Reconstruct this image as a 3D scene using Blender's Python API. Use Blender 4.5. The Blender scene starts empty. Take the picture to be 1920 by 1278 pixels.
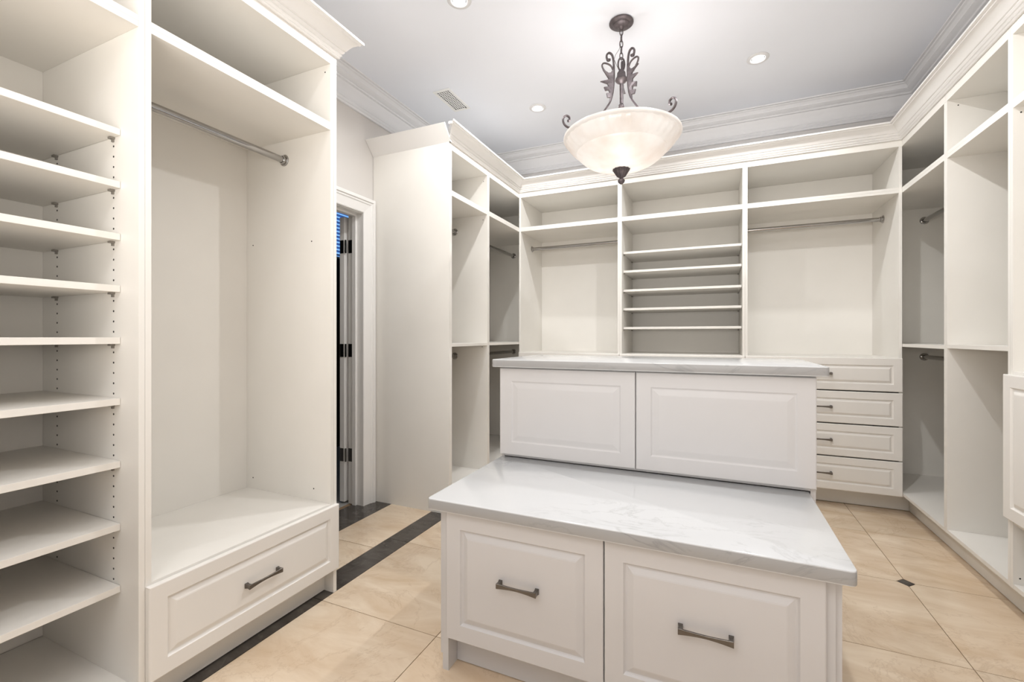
import bpy, math, random
from mathutils import Vector
random.seed(7)
PI = math.pi
sc = bpy.context.scene
C = sc.collection

# ------------------------------------------------------------------ camera
cam = bpy.data.cameras.new('camera'); camo = bpy.data.objects.new('camera', cam); C.objects.link(camo)
camo.location = (0, 0, 1.15)
camo.rotation_euler = (PI/2, 0, math.radians(23.6334))
cam.sensor_fit = 'HORIZONTAL'; cam.sensor_width = 36.0
cam.lens = 840.2453/1920*36.0
cam.shift_x = -10.18/1920; cam.shift_y = -8.09/1920
cam.clip_start = 0.05; cam.clip_end = 60
sc.camera = camo
# ------------------------------------------------------------------ world / exposure
w = bpy.data.worlds.new('world'); sc.world = w; w.use_nodes = True
w.node_tree.nodes['Background'].inputs[0].default_value = (0.75, 0.85, 1.0, 1)
w.node_tree.nodes['Background'].inputs[1].default_value = 0.3
sc.view_settings.view_transform = 'Standard'; sc.view_settings.look = 'None'
sc.view_settings.gamma = 1; sc.view_settings.use_curve_mapping = False
sc.view_settings.exposure = 0.34
# light levels
P_SPOT = 20.0; P_BULB = 1.9; BOWL_EMIT = 0.36; P_FILL = 70.0
SPOT_COL = (0.985, 0.995, 1.0); BULB_COL = (1.0, 0.97, 0.95)

# added fill: unseen upward area lamp behind the viewpoint, bounced off the ceiling
ld = bpy.data.lights.new('bounce_fill', 'AREA'); ld.shape = 'RECTANGLE'; ld.size = 2.2; ld.size_y = 1.1; ld.energy = P_FILL; ld.color = (1.0, 0.955, 0.90)
lo = bpy.data.objects.new('bounce_fill', ld); C.objects.link(lo); lo.location = (-0.35, -1.30, 1.35); lo.rotation_euler = (PI/2+math.radians(68), 0, 0)

# ------------------------------------------------------------------ materials
def newmat(name):
    m = bpy.data.materials.new(name); m.use_nodes = True
    nt = m.node_tree; return m, nt, nt.nodes['Principled BSDF']
def simple(name, col, rough=0.5, metal=0.0, spec=0.5, var=0.0, scale=8, bump=0.0, bscale=400):
    m, nt, b = newmat(name)
    b.inputs['Roughness'].default_value = rough; b.inputs['Metallic'].default_value = metal
    b.inputs['Specular IOR Level'].default_value = spec
    b.inputs['Base Color'].default_value = (*col, 1)
    tc = nt.nodes.new('ShaderNodeTexCoord')
    if var > 0:
        n = nt.nodes.new('ShaderNodeTexNoise'); n.inputs['Scale'].default_value = scale; n.inputs['Detail'].default_value = 3
        nt.links.new(tc.outputs['Object'], n.inputs['Vector'])
        r = nt.nodes.new('ShaderNodeValToRGB')
        r.color_ramp.elements[0].position = 0.3; r.color_ramp.elements[1].position = 0.7
        r.color_ramp.elements[0].color = (*[c*(1-var) for c in col], 1)
        r.color_ramp.elements[1].color = (*[min(1, c*(1+var)) for c in col], 1)
        nt.links.new(n.outputs['Fac'], r.inputs['Fac']); nt.links.new(r.outputs['Color'], b.inputs['Base Color'])
    if bump > 0:
        n2 = nt.nodes.new('ShaderNodeTexNoise'); n2.inputs['Scale'].default_value = bscale
        nt.links.new(tc.outputs['Object'], n2.inputs['Vector'])
        bp = nt.nodes.new('ShaderNodeBump'); bp.inputs['Strength'].default_value = bump; bp.inputs['Distance'].default_value = 0.0006
        nt.links.new(n2.outputs['Fac'], bp.inputs['Height']); nt.links.new(bp.outputs['Normal'], b.inputs['Normal'])
    return m
WHITE = (0.86, 0.832, 0.78)
M_CAB = simple('white melamine', WHITE, 0.42, spec=0.4, var=0.012, scale=5, bump=0.12, bscale=250)
M_DOOR = simple('white thermofoil', (0.85, 0.82, 0.775), 0.38, spec=0.45, var=0.006)
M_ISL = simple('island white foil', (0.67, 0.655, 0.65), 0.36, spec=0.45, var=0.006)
M_TRIM = simple('trim paint', (0.87, 0.85, 0.825), 0.35, spec=0.4, var=0.006)
M_CTRIM = simple('ceiling trim paint', (0.82, 0.82, 0.835), 0.4, spec=0.4, var=0.006)
M_CEIL = simple('ceiling paint', (0.86, 0.885, 0.945), 0.7, spec=0.2, var=0.01, scale=2)
M_WALL = simple('wall paint', (0.70, 0.665, 0.63), 0.65, spec=0.2, var=0.01, scale=2)
M_UWALL = simple('upper wall paint', (0.66, 0.64, 0.63), 0.65, spec=0.2, var=0.01, scale=2)
M_CHROME = simple('chrome tube', (0.42, 0.41, 0.40), 0.14, metal=1.0, var=0.02, scale=30)
M_NICKEL = simple('dark nickel', (0.16, 0.145, 0.13), 0.3, metal=0.9, var=0.08, scale=60)
M_PIN = simple('grey shelf pin', (0.30, 0.28, 0.25), 0.5, metal=0.4, var=0.02)
M_HOLE = simple('hole shadow plug', (0.02, 0.018, 0.015), 0.8, var=0.02)
M_IRON = simple('pewter iron', (0.125, 0.105, 0.11), 0.42, metal=0.55, var=0.3, scale=45, bump=0.6, bscale=90)
M_BLACKMET = simple('black hinge metal', (0.012, 0.012, 0.012), 0.35, metal=0.5, var=0.02)
M_GREYMET = simple('bronze hinge metal', (0.10, 0.095, 0.09), 0.4, metal=0.5, var=0.05)
M_GROUT = simple('grout', (0.30, 0.20, 0.12), 0.8, var=0.1, scale=40)
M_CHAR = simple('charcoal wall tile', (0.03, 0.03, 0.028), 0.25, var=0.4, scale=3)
M_GFLOOR = simple('grey floor tile', (0.42, 0.41, 0.39), 0.3, var=0.06)
M_RING = simple('downlight ring', (0.75, 0.75, 0.76), 0.3, spec=0.5, var=0.01)
M_RINGD = simple('downlight gimbal gap', (0.12, 0.12, 0.12), 0.5, var=0.01)
M_BLIND = simple('blind slat', (0.45, 0.62, 0.95), 0.5, var=0.05)
M_VENT = simple('vent white metal', (0.88, 0.88, 0.87), 0.35, var=0.01)

def stone_mat(base=(0.62, 0.625, 0.63), vein=(0.50, 0.505, 0.505), rough=0.12):
    m, nt, b = newmat('veined white quartz')
    b.inputs['Roughness'].default_value = rough; b.inputs['Specular IOR Level'].default_value = 0.5
    tc = nt.nodes.new('ShaderNodeTexCoord')
    mp = nt.nodes.new('ShaderNodeMapping'); mp.inputs['Rotation'].default_value = (0.2, 0.1, -0.5); mp.inputs['Scale'].default_value = (1.3, 3.2, 3.0)
    nt.links.new(tc.outputs['Object'], mp.inputs['Vector'])
    n1 = nt.nodes.new('ShaderNodeTexNoise'); n1.inputs['Scale'].default_value = 2.2; n1.inputs['Detail'].default_value = 8; n1.inputs['Roughness'].default_value = 0.62; n1.inputs['Distortion'].default_value = 1.2
    nt.links.new(mp.outputs[0], n1.inputs['Vector'])
    r = nt.nodes.new('ShaderNodeValToRGB'); e = r.color_ramp.elements
    e[0].position = 0.475; e[0].color = (0, 0, 0, 1); e[1].position = 0.525; e[1].color = (0, 0, 0, 1)
    mid = e.new(0.5); mid.color = (1, 1, 1, 1)
    nt.links.new(n1.outputs['Fac'], r.inputs['Fac'])
    n2 = nt.nodes.new('ShaderNodeTexNoise'); n2.inputs['Scale'].default_value = 1.7; n2.inputs['Detail'].default_value = 2
    nt.links.new(tc.outputs['Object'], n2.inputs['Vector'])
    r2 = nt.nodes.new('ShaderNodeValToRGB'); r2.color_ramp.elements[0].position = 0.5; r2.color_ramp.elements[1].position = 0.66
    nt.links.new(n2.outputs['Fac'], r2.inputs['Fac'])
    mu = nt.nodes.new('ShaderNodeMath'); mu.operation = 'MULTIPLY'
    nt.links.new(r.outputs['Color'], mu.inputs[0]); nt.links.new(r2.outputs['Color'], mu.inputs[1])
    mix = nt.nodes.new('ShaderNodeMix'); mix.data_type = 'RGBA'
    mix.inputs['A'].default_value = (*base, 1); mix.inputs['B'].default_value = (*vein, 1)
    nt.links.new(mu.outputs[0], mix.inputs['Factor']); nt.links.new(mix.outputs['Result'], b.inputs['Base Color'])
    return m
M_STONE = stone_mat((0.66, 0.665, 0.67), (0.55, 0.555, 0.555)); M_STONE_EDGE_SHADE = stone_mat((0.40, 0.395, 0.39), (0.30, 0.30, 0.30), 0.35)  # rougher edge copy, darkened so its colour stands in for shade on slab sides

def marble(name, dark, light, vein, rough, veinw=0.03, veinamt=0.5, sc1=1.6):
    m, nt, b = newmat(name)
    b.inputs['Roughness'].default_value = rough; b.inputs['Specular IOR Level'].default_value = 0.5
    tc = nt.nodes.new('ShaderNodeTexCoord'); oi = nt.nodes.new('ShaderNodeObjectInfo')
    off = nt.nodes.new('ShaderNodeVectorMath'); off.operation = 'SCALE'; off.inputs[0].default_value = (37, 19, 5)
    nt.links.new(oi.outputs['Random'], off.inputs['Scale'])
    add = nt.nodes.new('ShaderNodeVectorMath'); add.operation = 'ADD'
    nt.links.new(tc.outputs['Object'], add.inputs[0]); nt.links.new(off.outputs[0], add.inputs[1])
    mp = nt.nodes.new('ShaderNodeMapping'); mp.inputs['Rotation'].default_value = (0, 0, 0.55); mp.inputs['Scale'].default_value = (1.0, 2.6, 1)
    nt.links.new(add.outputs[0], mp.inputs['Vector'])
    n1 = nt.nodes.new('ShaderNodeTexNoise'); n1.inputs['Scale'].default_value = sc1*1.6; n1.inputs['Detail'].default_value = 9; n1.inputs['Roughness'].default_value = 0.62; n1.inputs['Distortion'].default_value = 0.6
    nt.links.new(mp.outputs[0], n1.inputs['Vector'])
    r = nt.nodes.new('ShaderNodeValToRGB'); r.color_ramp.elements[0].position = 0.32; r.color_ramp.elements[1].position = 0.66
    r.color_ramp.elements[0].color = (*dark, 1); r.color_ramp.elements[1].color = (*light, 1)
    nt.links.new(n1.outputs['Fac'], r.inputs['Fac'])
    n2 = nt.nodes.new('ShaderNodeTexNoise'); n2.inputs['Scale'].default_value = sc1*1.1; n2.inputs['Detail'].default_value = 8; n2.inputs['Roughness'].default_value = 0.68; n2.inputs['Distortion'].default_value = 1.0
    nt.links.new(add.outputs[0], n2.inputs['Vector'])
    rv = nt.nodes.new('ShaderNodeValToRGB'); e = rv.color_ramp.elements
    e[0].position = 0.5-veinw*0.4; e[0].color = (0, 0, 0, 1); e[1].position = 0.5+veinw*0.4; e[1].color = (0, 0, 0, 1); mm = e.new(0.5); mm.color = (veinamt,)*3+(1,)
    nt.links.new(n2.outputs['Fac'], rv.inputs['Fac'])
    mix = nt.nodes.new('ShaderNodeMix'); mix.data_type = 'RGBA'; mix.inputs['B'].default_value = (*vein, 1)
    nt.links.new(r.outputs['Color'], mix.inputs['A']); nt.links.new(rv.outputs['Color'], mix.inputs['Factor'])
    hs = nt.nodes.new('ShaderNodeHueSaturation')
    mr = nt.nodes.new('ShaderNodeMapRange'); mr.inputs['To Min'].default_value = 0.95; mr.inputs['To Max'].default_value = 1.05
    nt.links.new(oi.outputs['Random'], mr.inputs['Value']); nt.links.new(mr.outputs[0], hs.inputs['Value'])
    nt.links.new(mix.outputs['Result'], hs.inputs['Color']); nt.links.new(hs.outputs['Color'], b.inputs['Base Color'])
    return m
M_BEIGE = marble('beige marble tile', (0.68, 0.51, 0.345), (0.86, 0.72, 0.555), (0.50, 0.34, 0.21), 0.17, 0.035, 0.28)
M_BLACK = marble('dark marble strip', (0.045, 0.037, 0.03), (0.09, 0.078, 0.068), (0.20, 0.18, 0.16), 0.18, 0.03, 0.25, 3.0)

def emit_mat(name, col, s):
    m = bpy.data.materials.new(name); m.use_nodes = True; nt = m.node_tree; nt.nodes.clear()
    o = nt.nodes.new('ShaderNodeOutputMaterial'); e = nt.nodes.new('ShaderNodeEmission')
    e.inputs[0].default_value = (*col, 1); e.inputs[1].default_value = s
    nt.links.new(e.outputs[0], o.inputs[0]); return m
M_LAMP = emit_mat('lamp face', (1, 0.99, 0.97), 8.0)
M_SKY = emit_mat('daylit window pane', (0.22, 0.48, 0.92), 1.0)
def glass_bowl_mat():
    m = bpy.data.materials.new('alabaster glass'); m.use_nodes = True; nt = m.node_tree; nt.nodes.clear()
    o = nt.nodes.new('ShaderNodeOutputMaterial')
    tc = nt.nodes.new('ShaderNodeTexCoord'); n = nt.nodes.new('ShaderNodeTexNoise'); n.inputs['Scale'].default_value = 7; n.inputs['Detail'].default_value = 5
    nt.links.new(tc.outputs['Object'], n.inputs['Vector'])
    r = nt.nodes.new('ShaderNodeValToRGB'); r.color_ramp.elements[0].color = (0.52, 0.465, 0.42, 1); r.color_ramp.elements[1].color = (0.60, 0.575, 0.55, 1)
    r.color_ramp.elements[0].position = 0.25; r.color_ramp.elements[1].position = 0.6
    nt.links.new(n.outputs['Fac'], r.inputs['Fac'])
    t = nt.nodes.new('ShaderNodeBsdfTranslucent'); d = nt.nodes.new('ShaderNodeBsdfDiffuse'); g = nt.nodes.new('ShaderNodeBsdfGlossy'); g.inputs['Roughness'].default_value = 0.2
    for x in (t, d): nt.links.new(r.outputs['Color'], x.inputs['Color'])
    m1 = nt.nodes.new('ShaderNodeMixShader'); m1.inputs[0].default_value = 0.55
    nt.links.new(t.outputs[0], m1.inputs[1]); nt.links.new(d.outputs[0], m1.inputs[2])
    m2 = nt.nodes.new('ShaderNodeMixShader'); m2.inputs[0].default_value = 0.05
    nt.links.new(m1.outputs[0], m2.inputs[1]); nt.links.new(g.outputs[0], m2.inputs[2])
    e = nt.nodes.new('ShaderNodeEmission'); e.inputs[1].default_value = BOWL_EMIT; nt.links.new(r.outputs['Color'], e.inputs[0])
    a = nt.nodes.new('ShaderNodeAddShader'); nt.links.new(m2.outputs[0], a.inputs[0]); nt.links.new(e.outputs[0], a.inputs[1])
    nt.links.new(a.outputs[0], o.inputs[0]); return m
M_BOWL = glass_bowl_mat()

# ------------------------------------------------------------------ mesh builder
class MB:
    def __init__(s): s.v = []; s.f = []
    def add(s, vs, fs):
        n = len(s.v); s.v += [tuple(v) for v in vs]; s.f += [tuple(i+n for i in f) for f in fs]; return s
    def box(s, x0, y0, z0, x1, y1, z1):
        x0, x1 = min(x0, x1), max(x0, x1); y0, y1 = min(y0, y1), max(y0, y1); z0, z1 = min(z0, z1), max(z0, z1)
        return s.add([(x0,y0,z0),(x1,y0,z0),(x1,y1,z0),(x0,y1,z0),(x0,y0,z1),(x1,y0,z1),(x1,y1,z1),(x0,y1,z1)],
                     [(0,3,2,1),(4,5,6,7),(0,1,5,4),(1,2,6,5),(2,3,7,6),(3,0,4,7)])
    def poly(s, pts, z0, z1):            # vertical prism
        n = len(pts)
        return s.add([(x, y, z0) for x, y in pts]+[(x, y, z1) for x, y in pts],
                     [tuple(range(n-1, -1, -1)), tuple(range(n, 2*n))]+[(i, (i+1) % n, (i+1) % n+n, i+n) for i in range(n)])
    def lathe(s, prof, n=32, c=(0, 0, 0), axis='Z', rib=None):
        vs = []; fs = []; m = len(prof)
        for i in range(n):
            a = 2*PI*i/n
            for r, h in prof:
                k = rib(a, r, h) if rib else 0
                x, y = (r+k)*math.cos(a), (r+k)*math.sin(a)
                p = {'Z': (x, y, h), 'Y': (x, h, -y), 'X': (h, x, y)}[axis]
                vs.append((p[0]+c[0], p[1]+c[1], p[2]+c[2]))
        for i in range(n):
            j = (i+1) % n
            for k in range(m-1):
                fs.append((i*m+k, j*m+k, j*m+k+1, i*m+k+1))
        return s.add(vs, fs)
    def tube(s, pts, rad, n=8, flat=1.0, closed=False):
        pts = [Vector(p) for p in pts]; N = len(pts); vs = []; fs = []
        rads = rad if isinstance(rad, (list, tuple)) else [rad]*N
        up = Vector((0, 0, 1)); prev = None
        for i, p in enumerate(pts):
            if closed: t = (pts[(i+1) % N]-pts[i-1]).normalized()
            else: t = (pts[min(i+1, N-1)]-pts[max(i-1, 0)]).normalized()
            if prev is None:
                a = t.cross(up)
                if a.length < 0.05: a = t.cross(Vector((1, 0, 0)))
            else: a = prev-t*prev.dot(t)
            a.normalize(); prev = a; b = t.cross(a)
            for k in range(n):
                th = 2*PI*k/n
                vs.append(p+a*math.cos(th)*rads[i]*flat+b*math.sin(th)*rads[i])
        M = N if closed else N-1
        for i in range(M):
            j = (i+1) % N
            for k in range(n):
                fs.append((i*n+k, i*n+(k+1) % n, j*n+(k+1) % n, j*n+k))
        if not closed: fs += [tuple(range(n-1, -1, -1)), tuple(range((N-1)*n, N*n))]
        return s.add(vs, fs)
    def sweep(s, path, offs, prof):
        """profile [(o,z)] carried along a path of (x,y); offs = outward offset vector per path vertex"""
        m = len(prof); vs = []; fs = []
        for (x, y), (ox, oy) in zip(path, offs):
            for o, z in prof: vs.append((x+ox*o, y+oy*o, z))
        for i in range(len(path)-1):
            for k in range(m):
                l = (k+1) % m
                fs.append((i*m+k, (i+1)*m+k, (i+1)*m+l, i*m+l))
        fs += [tuple(range(m)), tuple(range(len(path)*m-1, (len(path)-1)*m-1, -1))]
        return s.add(vs, fs)
    def build(s, name, mat, parent=None, smooth=None, bevel=0, seg=2, loc=None):
        me = bpy.data.meshes.new(name); me.from_pydata(s.v, [], s.f); me.validate()
        me.materials.append(mat)
        import bmesh
        bm = bmesh.new(); bm.from_mesh(me); bmesh.ops.recalc_face_normals(bm, faces=bm.faces)
        if bevel: bmesh.ops.bevel(bm, geom=bm.edges[:], offset=bevel, segments=seg, affect='EDGES', profile=0.5, clamp_overlap=True)
        bm.to_mesh(me); bm.free()
        if smooth is not None:
            me.polygons.foreach_set('use_smooth', [True]*len(me.polygons)); me.set_sharp_from_angle(angle=math.radians(smooth))
        o = bpy.data.objects.new(name, me); C.objects.link(o)
        if parent: o.parent = parent
        if loc: o.location = loc
        return o
def tag(o, label=None, cat=None, group=None, kind=None):
    if label: o['label'] = label
    if cat: o['category'] = cat
    if group: o['group'] = group
    if kind: o['kind'] = kind
    return o
def empty(name, loc=(0, 0, 0), rz=0):
    o = bpy.data.objects.new(name, None); C.objects.link(o); o.location = loc; o.rotation_euler = (0, 0, rz); o.empty_display_size = 0.1
    return o

# ------------------------------------------------------------------ key dimensions
XL, XR, YB = -1.565, 1.105, 3.612
XW, YWB, XWR = -2.19, 4.16, 1.705
ZC = 2.84
T = 0.0165
ZT = 2.408        # cabinet top
YU, XU = 3.845, 1.268   # faces of the upper walls over the back and right cabinets

# ------------------------------------------------------------------ structure
# left wall with door opening
m = MB(); m.box(XW-.12, -1.6, 0, XW, 1.63, ZC); m.box(XW-.12, 2.375, 0, XW, 4.3, ZC); m.box(XW-.12, 1.63, 1.992, XW, 2.375, ZC)
tag(m.build('wall_left', M_WALL), 'warm white painted wall with the door opening between the cabinets', kind='structure')
m = MB(); m.box(-2.31, YWB, 0, 1.85, YWB+.14, 2.44); m.box(-2.31, YU, 2.44, 1.85, YWB+.14, ZC)
tag(m.build('wall_back', M_UWALL), 'wall behind and above the far cabinets', kind='structure')
m = MB(); m.box(XWR, -1.6, 0, XWR+.14, YWB, 2.44); m.box(XU, -1.6, 2.44, XWR+.14, YU, ZC)
tag(m.build('wall_right', M_UWALL), 'wall behind and above the right cabinets', kind='structure')
m = MB(); m.box(-2.31, -1.74, 0, 1.85, -1.6, .55); m.box(-2.31, -1.74, 2.35, 1.85, -1.6, ZC); m.box(-2.31, -1.74, .55, -1.475, -1.6, 2.35); m.box(.775, -1.74, .55, 1.85, -1.6, 2.35)  # opening cut for the added window
tag(m.build('wall_front', M_WALL), 'plain wall behind the viewpoint', kind='structure')
m = MB(); m.box(-2.31, -1.74, ZC, 1.85, 4.3, ZC+.1)
tag(m.build('ceiling', M_CEIL), 'flat pale grey-white ceiling', kind='structure')
# floor: grout bed with tiles
fl = MB().box(-2.31, -1.74, -0.1, 1.85, 4.3, -0.0045).build('floor', M_GROUT)
tag(fl, 'beige marble tile floor with dark marble bands and insets', kind='structure')
G = 0.0016
gx = [-1.565, -0.975, -0.375, 0.225, 0.825, 1.425]
gy = [-1.55+0.6*k for k in range(0, 10)]
INS = {(0.825, 2.65), (-0.375, 1.45), (0.825, 0.25), (-0.375, -0.95)}
def isin(x, y): return any(abs(x-a) < .01 and abs(y-b) < .01 for a, b in INS)
cc = 0.034
for i in range(len(gx)-1):
    for j in range(len(gy)-1):
        x0, x1, y0, y1 = gx[i]+G, gx[i+1]-G, gy[j]+G, gy[j+1]-G
        if y1 > 4.1: y1 = 4.1
        pts = []
        for (cx, cy, sx, sy) in ((x0, y0, 1, 1), (x1, y0, -1, 1), (x1, y1, -1, -1), (x0, y1, 1, -1)):
            if isin(cx, cy):
                a = [(cx, cy+sy*cc), (cx+sx*cc, cy)]
                if (sx, sy) in ((-1, 1), (1, -1)): a.reverse()
                pts += a
            else: pts.append((cx, cy))
        mx, my = (x0+x1)/2, (y0+y1)/2
        MB().poly([(x-mx, y-my) for x, y in pts], -.006, 0).build('tile', M_BEIGE, fl, loc=(mx, my, 0))
for a, b in INS:
    MB().poly([(-cc+.002, 0), (0, -cc+.002), (cc-.002, 0), (0, cc-.002)], -.006, 0.0003).build('inset_tile', M_BLACK, fl, loc=(a, b, 0))
y = -1.55
while y < 3.6:
    y2 = min(y+.6, 3.6)
    MB().box(-.067, -(y2-y)/2+G, -.006, .067, (y2-y)/2-G, 0).build('border_strip', M_BLACK, fl, loc=(-1.634, (y+y2)/2, 0)); y += .6
for y0, y1 in ((1.35, 1.925), (1.925, 2.55)):
    MB().box(-.163, -(y1-y0)/2+G, -.006, .163, (y1-y0)/2-G, 0).build('tile', M_BEIGE, fl, loc=(-1.866, (y0+y1)/2, 0))
MB().box(-.12, -.56, -.006, .12, .56, 0.0002).build('threshold_strip', M_BLACK, fl, loc=(-2.152, 1.98, 0))

# ceiling crown (trim_1..3)
def crown_profile():
    return [(0, 2.655), (.014, 2.655), (.020, 2.664), (.014, 2.673), (.018, 2.676), (.024, 2.686), (.018, 2.695), (.020, 2.698),
            (.024, 2.72), (.034, 2.748), (.044, 2.762), (.046, 2.772), (.062, 2.772), (.066, 2.779), (.062, 2.785), (.070, 2.787), (.084, 2.796), (.092, 2.799), (.094, 2.805), (.088, 2.808), (.090, 2.811),
            (.102, 2.822), (.112, 2.825), (.116, 2.830), (.112, 2.833), (.126, 2.834), (.128, ZC+.002), (0, ZC+.002)]
cp = crown_profile()
tag(MB().sweep([(XW, -1.6), (XW, YU)], [(1, 0), (1, -1)], cp).build('trim_1', M_CTRIM, smooth=25), 'stepped crown moulding along the left wall', kind='structure')
tag(MB().sweep([(XW, YU), (XU, YU)], [(1, -1), (-1, -1)], cp).build('trim_2', M_CTRIM, smooth=25), 'stepped crown moulding along the far wall', kind='structure')
tag(MB().sweep([(XU, YU), (XU, -1.6)], [(-1, -1), (-1, 0)], cp).build('trim_3', M_CTRIM, smooth=25), 'stepped crown moulding along the right wall', kind='structure')

# ------------------------------------------------------------------ door
d1 = tag(empty('door_1', (XW, 2.0, 0)), 'white cased doorway with the door swung open into the dark next room', kind='structure')
def L(x, y): return (x-XW, y-2.0)
YJ0, YJ1, ZJ = 1.637, 2.368, 1.986
m = MB()
# casing profile swept round the opening (right leg, head, left leg) in the plane of the wall
cpro = [(0, 0), (.0, .014), (.006, .018), (.010, .012), (.016, .014), (.062, .020), (.068, .026), (.078, .026), (.082, .034), (.098, .034), (.102, .026), (.106, .026), (.106, 0)]
def casing(path, miter, name):
    mb = MB(); k = len(cpro); vs = []; fs = []
    for (yy, zz), (my, mz) in zip(path, miter):
        for o, t in cpro: vs.append((t+.0005, yy+my*o-2.0, zz+mz*o))
    for i in range(len(path)-1):
        for a in range(k):
            b = (a+1) % k; fs.append((i*k+a, i*k+b, (i+1)*k+b, (i+1)*k+a))
    fs += [tuple(range(k)), tuple(range(2*k-1, k-1, -1))]
    mb.add(vs, fs); return mb.build(name, M_TRIM, d1, smooth=20)
casing([(2.366, 0), (2.366, 1.99)], [(1, 0), (1, 1)], 'casing')
casing([(2.366, 1.99), (1.64, 1.99)], [(1, 1), (-1, 1)], 'casing')
casing([(1.64, 1.99), (1.64, 0)], [(-1, 1), (-1, 0)], 'casing')
MB().box(-.12, .368, 0, 0, .3745, 1.9915).build('jamb', M_TRIM, d1)
MB().box(-.12, -.3695, 0, 0, -.363, 1.9915).build('jamb', M_TRIM, d1)
MB().box(-.12, -.363, 1.985, 0, .368, 1.9915).build('jamb', M_TRIM, d1)
m = MB(); m.box(-.075, .354, 0, -.045, .368, 1.985); m.box(-.075, -.363, 0, -.045, -.349, 1.985); m.box(-.075, -.349, 1.972, -.045, .354, 1.985)
m.build('door_stop', M_TRIM, d1)
leaf = MB().box(-.182, .350, .012, -.140, 1.06, 1.975).build('door_leaf', M_TRIM, d1, bevel=.002)
for z, mt in ((1.77, M_BLACKMET), (1.055, M_BLACKMET), (.336, M_GREYMET)):
    h = MB(); h.box(-.178, .3475, z-.045, -.146, .3505, z+.045); h.build('hinge', mt, leaf, bevel=.0012)
    h = MB(); h.box(-.118, .3655, z-.045, -.082, .3685, z+.045); h.tube([(-.130, .352, z-.045), (-.130, .352, z+.045)], .006); h.build('hinge', mt, leaf)
# next room
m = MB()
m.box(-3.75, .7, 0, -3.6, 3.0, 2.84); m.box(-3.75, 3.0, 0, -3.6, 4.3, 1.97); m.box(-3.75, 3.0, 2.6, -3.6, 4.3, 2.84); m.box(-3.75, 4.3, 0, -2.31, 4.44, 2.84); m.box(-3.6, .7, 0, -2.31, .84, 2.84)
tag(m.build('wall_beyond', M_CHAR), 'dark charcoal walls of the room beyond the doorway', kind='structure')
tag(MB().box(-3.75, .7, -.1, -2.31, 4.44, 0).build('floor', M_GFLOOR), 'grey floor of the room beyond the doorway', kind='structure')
tag(MB().box(-3.75, .7, 2.84, -2.31, 4.44, 2.94).build('ceiling', M_CEIL), 'ceiling of the room beyond the doorway', kind='structure')
w2 = tag(empty('added_window', (-.35, -1.66, 1.45)), 'added white framed window, unseen, in the wall behind the viewpoint', kind='structure')  # window added to brighten the room from behind
m = MB(); m.box(-1.125, -.02, -.9, -1.08, .03, .9); m.box(1.08, -.02, -.9, 1.125, .03, .9); m.box(-1.08, -.02, -.9, 1.08, .03, -.86); m.box(-1.08, -.02, .86, 1.08, .03, .9); m.box(-.02, -.02, -.86, .02, .03, .86)
m.build('window_frame', M_TRIM, w2)
w1 = tag(empty('window_1', (-3.66, 3.65, 1.97)), 'small blue daylit window with horizontal blind seen through the doorway', kind='structure')
MB().box(-.01, -.65, 0, 0, .65, .63).build('pane', M_SKY, w1)
m = MB(); m.box(.0, -.65, 0, .05, -.62, .63); m.box(0, .62, 0, .05, .65, .63); m.box(0, -.62, 0, .05, .62, .02); m.box(0, -.62, .61, .05, .62, .63)
m.build('window_frame', M_TRIM, w1)
for k in range(15):
    z = .035+k*.038
    MB().add([(.012, -.61, z), (.036, -.61, z+.016), (.036, .61, z+.016), (.012, .61, z), (.013, -.61, z-.0015), (.037, -.61, z+.0145), (.037, .61, z+.0145), (.013, .61, z-.0015)],
             [(0,1,2,3),(4,7,6,5),(0,4,5,1),(2,6,7,3),(1,5,6,2),(0,3,7,4)]).build('slat', M_BLIND, w1)

# ------------------------------------------------------------------ cabinet helpers (local: x along width, y into cabinet, front at y=0)
def raised_front(w_, h_, inset=.050, th=.018, chunk=.024, dep=.0085):
    """thermofoil front, outer face at y=0, back at y=th; groove with steep outer wall and sloped inner field"""
    mb = MB(); rings = []
    def ring(ix, y_): return [(ix, y_, ix), (w_-ix, y_, ix), (w_-ix, y_, h_-ix), (ix, y_, h_-ix)]
    e = .0035
    rings = [ring(0, th), ring(0, e), ring(e*.35, e*.35), ring(e, 0), ring(inset, 0), ring(inset+.004, dep*.75), ring(inset+.007, dep), ring(inset+.011, dep*.9), ring(inset+chunk, dep*.12), ring(inset+chunk+.004, 0)]
    vs = [p for r in rings for p in r]; fs = []
    for i in range(len(rings)-1):
        for k in range(4):
            l = (k+1) % 4; fs.append((i*4+k, i*4+l, (i+1)*4+l, (i+1)*4+k))
    fs.append((3, 2, 1, 0)); n = (len(rings)-1)*4; fs.append((n, n+1, n+2, n+3))
    return mb.add(vs, fs)
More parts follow.
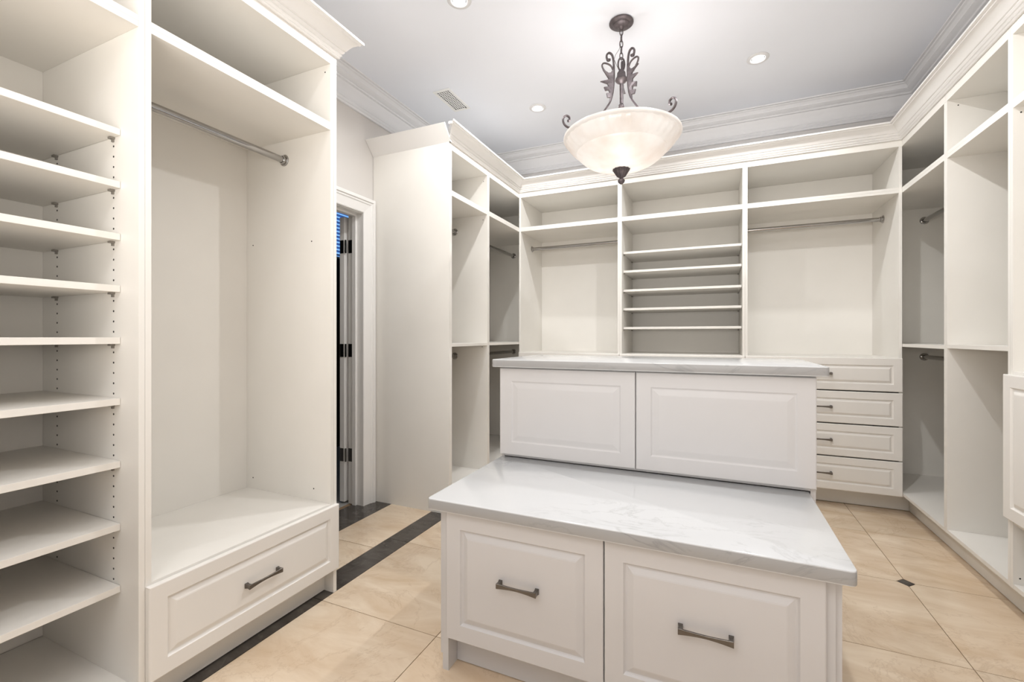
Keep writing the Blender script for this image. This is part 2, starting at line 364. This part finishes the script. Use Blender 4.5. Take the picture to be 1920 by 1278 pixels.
def handle_mesh(L_=.136, proj=.027):
    """bar pull in local coords: centred at x=0,z=0; door face at y=0, projects to -y"""
    mb = MB(); n = 14; vs = []; fs = []
    for i in range(n+1):
        t = -1+2*i/n; x = t*L_/2
        hw = .0042+.0042*abs(t)**1.6           # half height, waisted in the middle
        y0 = -proj+.003*(1-t*t)                # bows in slightly
        th = .0055
        vs += [(x, y0, -hw), (x, y0, hw), (x, y0+th, hw), (x, y0+th, -hw)]
    for i in range(n):
        for k in range(4):
            l = (k+1) % 4; fs.append((i*4+k, (i+1)*4+k, (i+1)*4+l, i*4+l))
    fs += [(0, 1, 2, 3), (n*4+3, n*4+2, n*4+1, n*4)]
    mb.add(vs, fs)
    for sgn in (-1, 1):
        xa, xb = sgn*L_/2, sgn*(L_/2-.011)
        vs = []
        for yy, hh, wx in ((-proj+.002, .0084, 0), (-.012, .0072, .001), (0, .0092, -.0015)):
            for x, z in ((xa-sgn*wx, -hh), (xb+sgn*wx*.5, -hh), (xb+sgn*wx*.5, hh), (xa-sgn*wx, hh)): vs.append((x, yy, z))
        fs = [(0,1,2,3), (8,11,10,9)]
        for r in range(2):
            for k in range(4):
                l = (k+1) % 4; fs.append((r*4+k, r*4+l, (r+1)*4+l, (r+1)*4+k))
        mb.add(vs, fs)
    return mb
def put_handle(parent, x, z, y=0):
    h = handle_mesh().build('handle', M_NICKEL, parent, bevel=.0008, seg=1); h.location = (x, y, z)
    return h
def rod(parent, x0, x1, y_, z_):
    """oval chrome rail across the bay with round flanges"""
    r = MB().tube([(x0+.004, y_, z_), (x1-.004, y_, z_)], .0148, 16).build('hanging_rod', M_CHROME, parent, smooth=40)
    for xx, s in ((x0, 1), (x1, -1)):
        pr = [(0, 0), (.027, 0), (.027, .003), (.023, .006), (.019, .006), (.0185, .016), (.0165, .018), (.0165, .010), (0, .010)]
        MB().lathe([(a, b*s) for a, b in pr], 20, (xx, y_, z_), 'X').build('flange', M_CHROME, r, smooth=30)
def holes(parent, pts, s):
    """small dark drilled holes on a panel face at x (s=+1: face looks +x)"""
    mb = MB()
    for x, y_, z_ in pts: mb.lathe([(.0, .0006*s), (.0032, .0006*s), (.0032, 0)], 8, (x, y_, z_), 'X')
    o = mb.build('drilled_holes', M_HOLE, parent); o['kind'] = 'stuff'; return o
def unit(name, label, cat, side, start, width, depth, bottom=.142, kick=.075, fixed=2.0885, group=None, mids=(), rods=(), kx=0.0):
    if side == 'back': o = empty(name, (start, YB, 0), 0)
    elif side == 'left': o = empty(name, (XL, start, 0), PI/2)
    else: o = empty(name, (XR, start, 0), -PI/2)
    tag(o, label, cat, group)
    g = .0004; zb = bottom-.018
    MB().box(g, 0, zb, T, depth, ZT-.041).build('side_panel', M_CAB, o)
    MB().box(width-T, 0, zb, width-g, depth, ZT-.041).build('side_panel', M_CAB, o)
    MB().box(T+.0003, depth-.012, bottom+.001, width-T-.0003, depth-.0005, ZT-.0415).build('back_panel', M_CAB, o)
    MB().box(g, 0, ZT-.0405, width-g, depth, ZT).build('top_rail', M_CAB, o)
    if fixed:
        MB().box(T+.0003, .0005, fixed-.0175, width-T-.0003, depth-.0125, fixed-.0006).build('fixed_shelf', M_CAB, o)
        MB().box(T+.0003, .0005, fixed, width-T-.0003, depth-.0125, fixed+.0172).build('fixed_shelf', M_CAB, o)
    if bottom: MB().box(T+.0003, .0005, bottom-.018, width-T-.0003, depth-.0125, bottom).build('bottom_shelf', M_CAB, o)
    if kick: MB().box(g, kick, .004, width-g+kx, kick+.016, bottom-.0185).build('toe_kick', M_CAB, o)
    for z in mids: MB().box(T+.0003, .001, z-.0185, width-T-.0003, depth-.0125, z).build('fixed_shelf', M_CAB, o)
    for z, yy in rods: rod(o, T, width-T, yy, z)
    return o

# ---- left run --------------------------------------------------------------
# tall shoe-shelf tower at the left edge of the picture
u1 = unit('shelf_tower', 'tall white open shelf tower with nine adjustable shelves at the left edge', 'shelving', 'left', .085, .70, .590, bottom=.108, kick=.055)
zs = [1.784, 1.623, 1.464, 1.306, 1.148, .962, .771, .58, .391]
for z in zs: MB().box(T+.002, .094, z-.020, .70-T-.001, .577, z).build('adjustable_shelf', M_CAB, u1, bevel=.0006, seg=1)
for z in zs:
    for yy in (.133, .479):
        for xx, s in ((T, 1), (.70-T, -1)):
            p = MB(); p.box(xx, yy-.008, z-.026, xx+s*.012, yy+.008, z-.0205); p.box(xx, yy-.004, z-.034, xx+s*.005, yy+.004, z-.026)
            p.build('shelf_pin', M_PIN, u1)
pts = []
for xx in (T, .70-T):
    for yy in (.133, .479):
        z = .402
        while z < 1.78:
            if not any(-.04 < z-q < .006 for q in zs): pts.append((xx, yy, z))
            z += .0318
holes(u1, [q for q in pts if q[0] == T], 1); holes(u1, [q for q in pts if q[0] != T], -1)
# wardrobe with bench drawer
u2 = unit('wardrobe_unit', 'tall white wardrobe with chrome rail above a wide bench drawer, left wall', 'wardrobe', 'left', .785, .7285, .565, bottom=.142, kick=.052, rods=((1.98, .289),))
MB().box(T+.0003, .001, .387, .7285-T-.0003, .5525, .405).build('bench_board', M_CAB, u2)
MB().box(.729, -.0005, 0, .746, .622, ZT).build('end_panel', M_CAB, u2)
dr = raised_front(.744, .288).build('drawer', M_DOOR, u2); dr.location = (.001, -.0185, .109)
put_handle(dr, .367, .143)
holes(u2, [(.7285-T, .508, 1.598), (.7285-T, .115, 1.585), (.7285-T, .508, .458), (.7285-T, .102, .459), (.7285-T, .032, 2.336)], -1)
# narrow wardrobe beyond the door
Y3 = 2.475
u3 = unit('wardrobe_unit', 'white double-rail wardrobe with a full plain side beside the doorway', 'wardrobe', 'left', Y3+.0175, .5335, .565, mids=(1.103,), rods=((1.965, .284), (1.0, .284)))
MB().box(-.0172, -.0005, 0, 0, .622, ZT).build('end_panel', M_CAB, u3)
holes(u3, [(.5335-T, .032, 2.326), (.5335-T, .032, 2.116), (.5335-T, .036, 2.035), (.5335-T, .044, 1.073)], -1)
u4 = unit('corner_wardrobe', 'shadowed double-rail corner wardrobe in the far left corner', 'wardrobe', 'left', 3.0265, 1.118, .565, mids=(1.103,), rods=((1.963, .284), (1.0, .284)))
# ---- back run --------------------------------------------------------------
DB = .535
def base_front(o, width, x0=0.0, x1=None):
    hs = [(.796, 1.013), (.576, .790), (.356, .570), (.129, .350)]
    x1 = width if x1 is None else x1
    for z0, z1 in hs:
        d = raised_front(x1-x0-.003, z1-z0-.002, inset=.046, chunk=.020).build('drawer', M_DOOR, o); d.location = (x0+.0015, -.0185, z0)
        put_handle(d, (x1-x0)/2, (z1-z0)/2)
    MB().box(T+.0003, .0005, .997, width-T-.0003, DB-.0125, 1.0145).build('counter_board', M_CAB, o)
xa0, xa1, xb1, xc1 = XL+.001, -.6875, .2075, XR
uA = unit('wardrobe_unit', 'white hanging unit with a single rail over drawers, left bay of the far wall', 'wardrobe', 'back', xa0, xa1-xa0, DB, kick=.125, rods=((1.963, .262),))
base_front(uA, xa1-xa0)
uB = unit('shelf_unit', 'white five-shelf unit over drawers in the middle of the far wall', 'shelving', 'back', xa1, xb1-xa1, DB, kick=.125)
base_front(uB, xb1-xa1)
for z in (1.835, 1.684, 1.530, 1.380, 1.228):
    MB().box(T+.002, .055, z-.0175, xb1-xa1-T-.002, DB-.014, z).build('adjustable_shelf', M_CAB, uB, bevel=.0006, seg=1)
    for yy in (.075, .46):
        for xx, s in ((T, 1), (xb1-xa1-T, -1)):
            MB().box(xx, yy-.008, z-.027, xx+s*.012, yy+.008, z-.018).build('shelf_pin', M_PIN, uB)
uC = unit('wardrobe_unit', 'white hanging unit with a long rail over four drawers, right bay of the far wall', 'wardrobe', 'back', xb1, xc1-xb1, DB, kick=.125, kx=.0745, rods=((1.972, .29),))
base_front(uC, xc1-xb1)
# ---- right run -------------------------------------------------------------
DR = .585
u5 = unit('corner_wardrobe', 'shadowed double-rail corner wardrobe in the far right corner', 'wardrobe', 'right', 4.1465, 1.12, DR, bottom=.154, mids=(1.104,), rods=((1.985, .285), (1.005, .285)))
u6 = unit('wardrobe_unit', 'white double-rail wardrobe on the right wall next to the corner', 'wardrobe', 'right', 3.0262, .5555, DR, bottom=.154, mids=(1.109,), rods=((1.985, .285), (1.005, .285)))
holes(u6, [(T, .044, 2.336)], 1)
u7 = unit('hamper_unit', 'white unit with a raised-panel door at the right edge of the picture', 'cabinet', 'right', 2.4705, .70, DR, bottom=.154, mids=(1.010, .414))
hd = raised_front(.722, .583, inset=.05).build('door', M_DOOR, u7); hd.location = (-.0125, -.0185, .414)
put_handle(hd, .361, .50)
holes(u7, [(T, .024, 2.049), (T, .021, .18)], 1)
u8 = unit('wardrobe_unit', 'white double-rail wardrobe on the right wall, outside the picture', 'wardrobe', 'right', 1.770, .80, DR, bottom=.154, mids=(1.104,), rods=((1.985, .285), (1.005, .285)))

# ---- cabinet cornices ------------------------------------------------------
cor = [(0, 2.4085), (.008, 2.4085), (.012, 2.413), (.008, 2.418), (.013, 2.420), (.018, 2.426), (.014, 2.431), (.020, 2.434), (.026, 2.442), (.024, 2.446),
       (.030, 2.449), (.038, 2.462), (.050, 2.476), (.064, 2.485), (.072, 2.487), (.074, 2.493), (.085, 2.495), (.085, 2.505), (-.012, 2.505), (-.012, 2.4085)]
c1 = tag(empty('cabinet_cornice', (XL, .085, 2.4085)), 'white reeded cornice on top of the left shelf tower and wardrobe', 'moulding')
o = MB().sweep([(0, 0), (0, 1.531-.085)], [(1, 0), (1, 1)], [(a, z-2.4085) for a, z in cor]).build('cornice_run', M_TRIM, c1, smooth=25)
c2 = tag(empty('cabinet_cornice', (XL, Y3, 2.4085)), 'long white mitred cornice round the door-side, far and right cabinets', 'moulding')
def lc(x, y): return (x-XL, y-Y3)
cz = [(a, z-2.4085) for a, z in cor]
MB().sweep([lc(XL, Y3), lc(XL, YB)], [(1, -1), (1, -1)], cz).build('cornice_run', M_TRIM, c2, smooth=25)
MB().sweep([lc(XL, YB), lc(XR, YB)], [(1, -1), (-1, -1)], cz).build('cornice_run', M_TRIM, c2, smooth=25)
MB().sweep([lc(XR, YB), lc(XR, .97)], [(-1, -1), (-1, 0)], cz).build('cornice_run', M_TRIM, c2, smooth=25)
# flat leaning return board against the left wall, ragged gap at the mitre
rb = [(0, 0), (-.078, .0915), (-.066, .0965), (.014, .0)]
MB().add([(.012, y_, z_) for y_, z_ in rb]+[(XW+.002-XL, y_, z_) for y_, z_ in rb],
         [(0,1,2,3), (7,6,5,4), (0,4,5,1), (1,5,6,2), (2,6,7,3), (3,7,4,0)]).build('return_board', M_TRIM, c2)
MB().box(.040, -.070, .078, .062, -.052, .094).build('glue_block', M_TRIM, c2)

# ------------------------------------------------------------------ island
ISL0, ISLR = -.8755, .2905
bc = tag(empty('bench_cabinet', (ISL0, 1.32, 0)), 'low white two-drawer island cabinet at the front, under the bench slab', 'cabinet')
bw = ISLR-ISL0; bd = 1.856-1.32
MB().box(0, .012, .045, .0155, bd, .5618).build('end_panel', M_ISL, bc)
MB().box(.016, -.0005, 0, .0385, bd, .5618).build('side_panel', M_ISL, bc)
MB().box(bw-.0155, .012, 0, bw, bd, .5618).build('end_panel', M_ISL, bc)
MB().box(bw-.035, -.0005, 0, bw-.016, bd, .5618).build('side_panel', M_ISL, bc)
MB().box(.039, bd-.014, .1, bw-.0355, bd, .5618).build('back_panel', M_ISL, bc)
MB().box(.039, .0, .125, bw-.0355, bd-.0145, .143).build('bottom_shelf', M_ISL, bc)
MB().box(.039, .0, .545, bw-.0355, bd-.0145, .5618).build('top_rail', M_ISL, bc)
MB().box(.0392, .056, .003, bw-.0357, .072, .1245).build('toe_kick', M_ISL, bc)
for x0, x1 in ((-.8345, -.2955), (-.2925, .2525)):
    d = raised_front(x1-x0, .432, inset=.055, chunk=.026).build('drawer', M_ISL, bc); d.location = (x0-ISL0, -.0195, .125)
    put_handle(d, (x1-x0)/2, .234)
def slab(name, x0, x1, y0, y1, z0, z1, rad, label, corners):
    pts = []
    for (cx, cy, a0, rr) in ((x0, y0, PI, corners[0]), (x1, y0, 1.5*PI, corners[1]), (x1, y1, 0, corners[2]), (x0, y1, .5*PI, corners[3])):
        r = rad*rr
        if r == 0: pts.append((cx, cy)); continue
        ox, oy = cx+(r if cx == x0 else -r), cy+(r if cy == y0 else -r)
        for k in range(7): a = a0+PI/2*k/6; pts.append((ox+r*math.cos(a), oy+r*math.sin(a)))
    # layered rings for eased edges
    cxm, cym = (x0+x1)/2, (y0+y1)/2; e = .0035; n = len(pts); vs = []; fs = []
    def ring(sh, z):
        for x, y_ in pts:
            fx = (x-cxm)*(1-2*sh/(x1-x0)); fy = (y_-cym)*(1-2*sh/(y1-y0)); vs.append((fx, fy, z-z0))
    ring(e, z0); ring(e*.3, z0+e*.3); ring(0, z0+e); ring(0, z1-e); ring(e*.3, z1-e*.3); ring(e, z1)
    for i in range(5):
        for k in range(n):
            l = (k+1) % n; fs.append((i*n+k, i*n+l, (i+1)*n+l, (i+1)*n+k))
    fs += [tuple(range(n-1, -1, -1)), tuple(range(5*n, 6*n))]
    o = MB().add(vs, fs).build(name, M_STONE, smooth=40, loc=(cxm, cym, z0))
    o.data.materials.append(M_STONE_EDGE_SHADE)
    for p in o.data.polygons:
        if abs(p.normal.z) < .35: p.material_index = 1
    return tag(o, label, 'worktop')
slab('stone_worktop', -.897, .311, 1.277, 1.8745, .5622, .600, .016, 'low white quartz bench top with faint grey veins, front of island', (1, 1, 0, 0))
tc_ = tag(empty('island_cabinet', (-.902, 1.857, 0)), 'tall white panelled island cabinet behind the low bench', 'cabinet')
tw = .332+.902; td = 2.401-1.857
MB().box(0, .019, .0, .0165, td, 1.0118).build('side_panel', M_ISL, tc_)
MB().box(tw-.0165, .019, 0, tw, td, 1.0118).build('side_panel', M_ISL, tc_)
MB().box(.017, .0192, .602, tw-.017, .034, 1.0118).build('backing_panel', M_ISL, tc_)
MB().box(.017, td-.016, .1, tw-.017, td, 1.0118).build('back_panel', M_ISL, tc_)
MB().box(.017, td-.07, .003, tw-.017, td-.054, .0995).build('toe_kick', M_ISL, tc_)
MB().box(.017, .0345, .1, tw-.017, td-.0165, .118).build('bottom_shelf', M_ISL, tc_)
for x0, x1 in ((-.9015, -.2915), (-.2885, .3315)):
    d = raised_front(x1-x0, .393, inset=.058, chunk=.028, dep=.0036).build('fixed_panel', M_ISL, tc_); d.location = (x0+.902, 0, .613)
slab('stone_worktop', -.929, .364, 1.828, 2.431, 1.0122, 1.047, .010, 'high white quartz top with veined edge darkened as if shaded, rear of island', (1, 1, 1, 1))

# ------------------------------------------------------------------ ceiling fittings
def downlight(x, y_, label, power=P_SPOT, visible=True):
    o = tag(empty('downlight', (x, y_, ZC)), label, 'downlight', 'recessed ceiling downlights')
    MB().lathe([(.037, -.0005), (.037, -.004), (.043, -.0075), (.055, -.006), (.0615, -.003), (.0615, -.0002)], 32).build('trim_ring', M_RING, o, smooth=30)
    MB().lathe([(.0, -.0006), (.037, -.0006), (.037, -.001), (0, -.001)], 24).build('gimbal', M_RINGD, o)
    MB().lathe([(0, -.0105), (.022, -.0095), (.031, -.005), (.031, -.0015), (0, -.0015)], 24).build('lamp_face', M_LAMP, o, smooth=40)
    ld = bpy.data.lights.new('downlight_beam', 'SPOT'); ld.energy = power; ld.color = SPOT_COL; ld.spot_size = math.radians(164); ld.spot_blend = 0.5; ld.shadow_soft_size = .022
    lo = bpy.data.objects.new('downlight_beam', ld); C.objects.link(lo); lo.parent = o; lo.location = (0, 0, -.035)
    return o
downlight(.247, 3.078, 'recessed downlight right of the pendant lamp')
downlight(-1.19, 3.093, 'recessed downlight between the vent and the pendant lamp')
downlight(-1.17, 1.944, 'recessed downlight cut off by the top edge of the picture', 26)
downlight(.25, 1.944, 'recessed downlight above and right of the bench, outside the picture', 36)
downlight(-1.17, .75, 'recessed downlight near the left shelf tower, outside the picture', 5)
downlight(.25, .75, 'recessed downlight over the viewpoint, outside the picture', 5)
downlight(-.46, -.6, 'added unseen downlight behind the viewpoint', 12)  # extra lamp, added to fill the room with light
v = tag(empty('ceiling_vent', (-1.712, 2.748, ZC)), 'white pierced ceiling air vent left of the downlights', 'vent')
m = MB(); hx, hy = .067, .147
for a, b, c_, d_ in ((-hx, -hy, hx, -hy+.022), (-hx, hy-.022, hx, hy), (-hx, -hy+.022, -hx+.02, hy-.022), (hx-.02, -hy+.022, hx, hy-.022)): m.box(a, b, -.006, c_, d_, -.0003)
m.build('vent_frame', M_VENT, v, bevel=.0015, seg=1)
MB().box(-hx+.02, -hy+.022, -.0012, hx-.02, hy-.022, -.0004).build('backing', simple('vent void', (.06, .058, .055), .8, var=.01), v)
m = MB()
for k in range(1, 6): x = -hx+.02+k*(2*hx-.04)/6; m.box(x-.0028, -hy+.022, -.0030, x+.0028, hy-.022, -.0013)
for k in range(1, 13): yv = -hy+.022+k*(2*hy-.044)/13; m.box(-hx+.02, yv-.0032, -.0028, hx-.02, yv+.0032, -.0013)
g_ = m.build('grille', M_VENT, v); g_['kind'] = 'stuff'
MB().box(hx-.026, hy-.03, -.010, hx-.018, hy-.024, -.005).build('lever', M_PIN, v)

# ------------------------------------------------------------------ pendant
PX, PY = -.454, 2.430
pd = tag(empty('pendant_lamp', (PX, PY, ZC)), 'pewter scroll pendant lamp with a frosted glass bowl over the island', 'lamp')
def Z(z): return z-ZC
MB().lathe([(0, -.0002), (.060, -.0002), (.064, -.004), (.064, -.009), (.058, -.014), (.046, -.016), (.044, -.021), (.036, -.026), (.016, -.029), (.013, -.034), (.009, -.044), (0, -.045)], 32).build('canopy', M_IRON, pd, smooth=35)
ch = MB()
zt = ZC-.042; nl = 5; pitch = .0325
def link(cz, hh, ww, r, rot):
    pts = []
    for k in range(18):
        a = 2*PI*k/18
        x = ww*math.cos(a); z = hh*math.sin(a)
        z = z+math.copysign(.0, z)
        pts.append((x*math.cos(rot), x*math.sin(rot), Z(cz)+z))
    return pts
for k in range(nl): ch.tube(link(zt-.012-k*pitch, .0195, .0085, .0026, rot=(PI/2 if k % 2 else 0)+.5), .0026, 6, closed=True)
ch.build('chain', M_IRON, pd, smooth=60)
MB().tube(link(2.612, .036, .0175, .004, .45), .0045, 8, closed=True).build('hanging_loop', M_IRON, pd, smooth=60)
wire = [(0, 0, 2.80), (.004, .003, 2.74), (-.012, -.005, 2.69), (-.028, -.012, 2.665), (-.036, -.016, 2.64), (-.02, -.008, 2.60), (-.006, 0, 2.57)]
MB().tube([(a, b, Z(c_)) for a, b, c_ in wire], .0012, 6).build('cord', M_NICKEL, pd, smooth=60)
MB().lathe([(0, Z(2.582)), (.012, Z(2.582)), (.016, Z(2.574)), (.022, Z(2.566)), (.024, Z(2.545)), (.031, Z(2.535)), (.033, Z(2.527)), (.026, Z(2.518)), (.014, Z(2.510)), (.0095, Z(2.506)),
            (.0095, Z(2.40)), (.013, Z(2.396)), (.0165, Z(2.388)), (.015, Z(2.380)), (.010, Z(2.374)), (.010, Z(2.30)), (.007, Z(2.29)), (.007, Z(2.05)), (0, Z(2.05))], 24).build('stem', M_IRON, pd, smooth=35)
def fl_rib(a, r, h): return .0022*math.cos(12*a) if r > .018 and h > Z(2.005) else 0
MB().lathe([(0, Z(2.058)), (.044, Z(2.056)), (.047, Z(2.050)), (.040, Z(2.040)), (.030, Z(2.024)), (.021, Z(2.010)), (.011, Z(2.004)), (.009, Z(2.000)), (.015, Z(1.996)), (.019, Z(1.988)),
            (.016, Z(1.978)), (.007, Z(1.970)), (.0, Z(1.967))], 48, rib=fl_rib).build('finial', M_IRON, pd, smooth=50)
bowl_o = [(.012, 2.046), (.05, 2.048), (.10, 2.056), (.145, 2.070), (.185, 2.090), (.215, 2.113), (.232, 2.130), (.236, 2.138), (.236, 2.142), (.246, 2.146), (.262, 2.160), (.280, 2.181), (.291, 2.199), (.293, 2.209), (.304, 2.210),
          (.309, 2.219), (.307, 2.227), (.300, 2.229), (.293, 2.223)]
bowl_i = [(.286, 2.207), (.272, 2.184), (.254, 2.165), (.232, 2.147), (.208, 2.118), (.180, 2.097), (.14, 2.077), (.10, 2.063), (.05, 2.054), (.012, 2.052)]
def bowl_rib(a, r, h):
    if .243 < r < .294 and h < Z(2.21): return .0028*math.cos(36*a)
    return 0
pr = [(r, Z(z)) for r, z in bowl_o+bowl_i]; pr.append(pr[0])
bo = MB().lathe(pr, 160, rib=bowl_rib).build('glass_bowl', M_BOWL, pd, smooth=60)
bo['label'] = 'frosted off-white glass bowl'
def catmull(P, n=6):
    out = []
    for i in range(len(P)-1):
        p0 = P[max(i-1, 0)]; p1 = P[i]; p2 = P[i+1]; p3 = P[min(i+2, len(P)-1)]
        for k in range(n):
            t = k/n
            out.append(tuple(.5*((2*b)+(-a+c_)*t+(2*a-5*b+4*c_-d_)*t*t+(-a+3*b-3*c_+d_)*t**3) for a, b, c_, d_ in zip(p0, p1, p2, p3)))
    out.append(P[-1]); return out
armp = [(.066, 2.628), (.076, 2.625), (.084, 2.636), (.083, 2.653), (.070, 2.664), (.054, 2.656), (.046, 2.630), (.043, 2.58), (.0435, 2.52), (.049, 2.46), (.062, 2.41), (.086, 2.37), (.118, 2.325), (.155, 2.283), (.20, 2.252), (.25, 2.241),
        (.295, 2.243), (.318, 2.255), (.328, 2.276), (.323, 2.296), (.307, 2.304), (.294, 2.297), (.292, 2.283), (.301, 2.277)]
leafp = [(.060, 2.405), (.070, 2.402), (.066, 2.425), (.082, 2.422), (.088, 2.444), (.069, 2.447), (.074, 2.464), (.094, 2.456), (.100, 2.478), (.074, 2.484), (.078, 2.500), (.116, 2.512), (.084, 2.520), (.070, 2.526), (.080, 2.540),
         (.108, 2.568), (.074, 2.556), (.060, 2.560), (.054, 2.572), (.046, 2.575), (.0435, 2.55), (.0435, 2.51), (.049, 2.455)]
tendp = [(.046, 2.572), (.058, 2.594), (.076, 2.604), (.098, 2.606), (.110, 2.596), (.106, 2.578), (.090, 2.558), (.078, 2.540)]
for az in (216, 332, 96):
    ca, sa = math.cos(math.radians(az)), math.sin(math.radians(az))
    path = catmull(armp, 6)
    n = len(path); rr = []
    for i in range(n):
        t = i/(n-1); rr.append(.0052 if .06 < t < .95 else .0072)
    am = MB().tube([(r*ca, r*sa, Z(z)) for r, z in path], rr, 8, flat=1.35).build('scroll_arm', M_IRON, pd, smooth=50)
    vs = []; nn = len(leafp)
    for s in (-1, 1):
        for r, z in leafp:
            t = .0045*s+.010*((r-.04)/.07)*math.sin((z-2.4)*40)
            vs.append((r*ca-sa*t, r*sa+ca*t, Z(z)))
    cr = sum(r for r, z in leafp)/nn
    fs = [(i, (i+1) % nn, (i+1) % nn+nn, i+nn) for i in range(nn)]
    # triangulated sides
    import mathutils.geometry as mg
    tris = mg.tessellate_polygon([[Vector((r, z, 0)) for r, z in leafp]])
    for a, b, c_ in tris: fs.append((a, b, c_)); fs.append((c_+nn, b+nn, a+nn))
    MB().add(vs, fs).build('acanthus_leaf', M_IRON, am)
    MB().tube([(r*ca, r*sa, Z(z)) for r, z in catmull(tendp, 4)], .0042, 6, flat=1.3).build('tendril', M_IRON, am, smooth=50)
for k in range(3):
    a = math.radians(40+120*k)
    ld = bpy.data.lights.new('pendant_bulb', 'POINT'); ld.energy = P_BULB; ld.color = BULB_COL; ld.shadow_soft_size = .03
    lo = bpy.data.objects.new('pendant_bulb', ld); C.objects.link(lo); lo.parent = pd; lo.location = (.085*math.cos(a), .085*math.sin(a), Z(2.165))
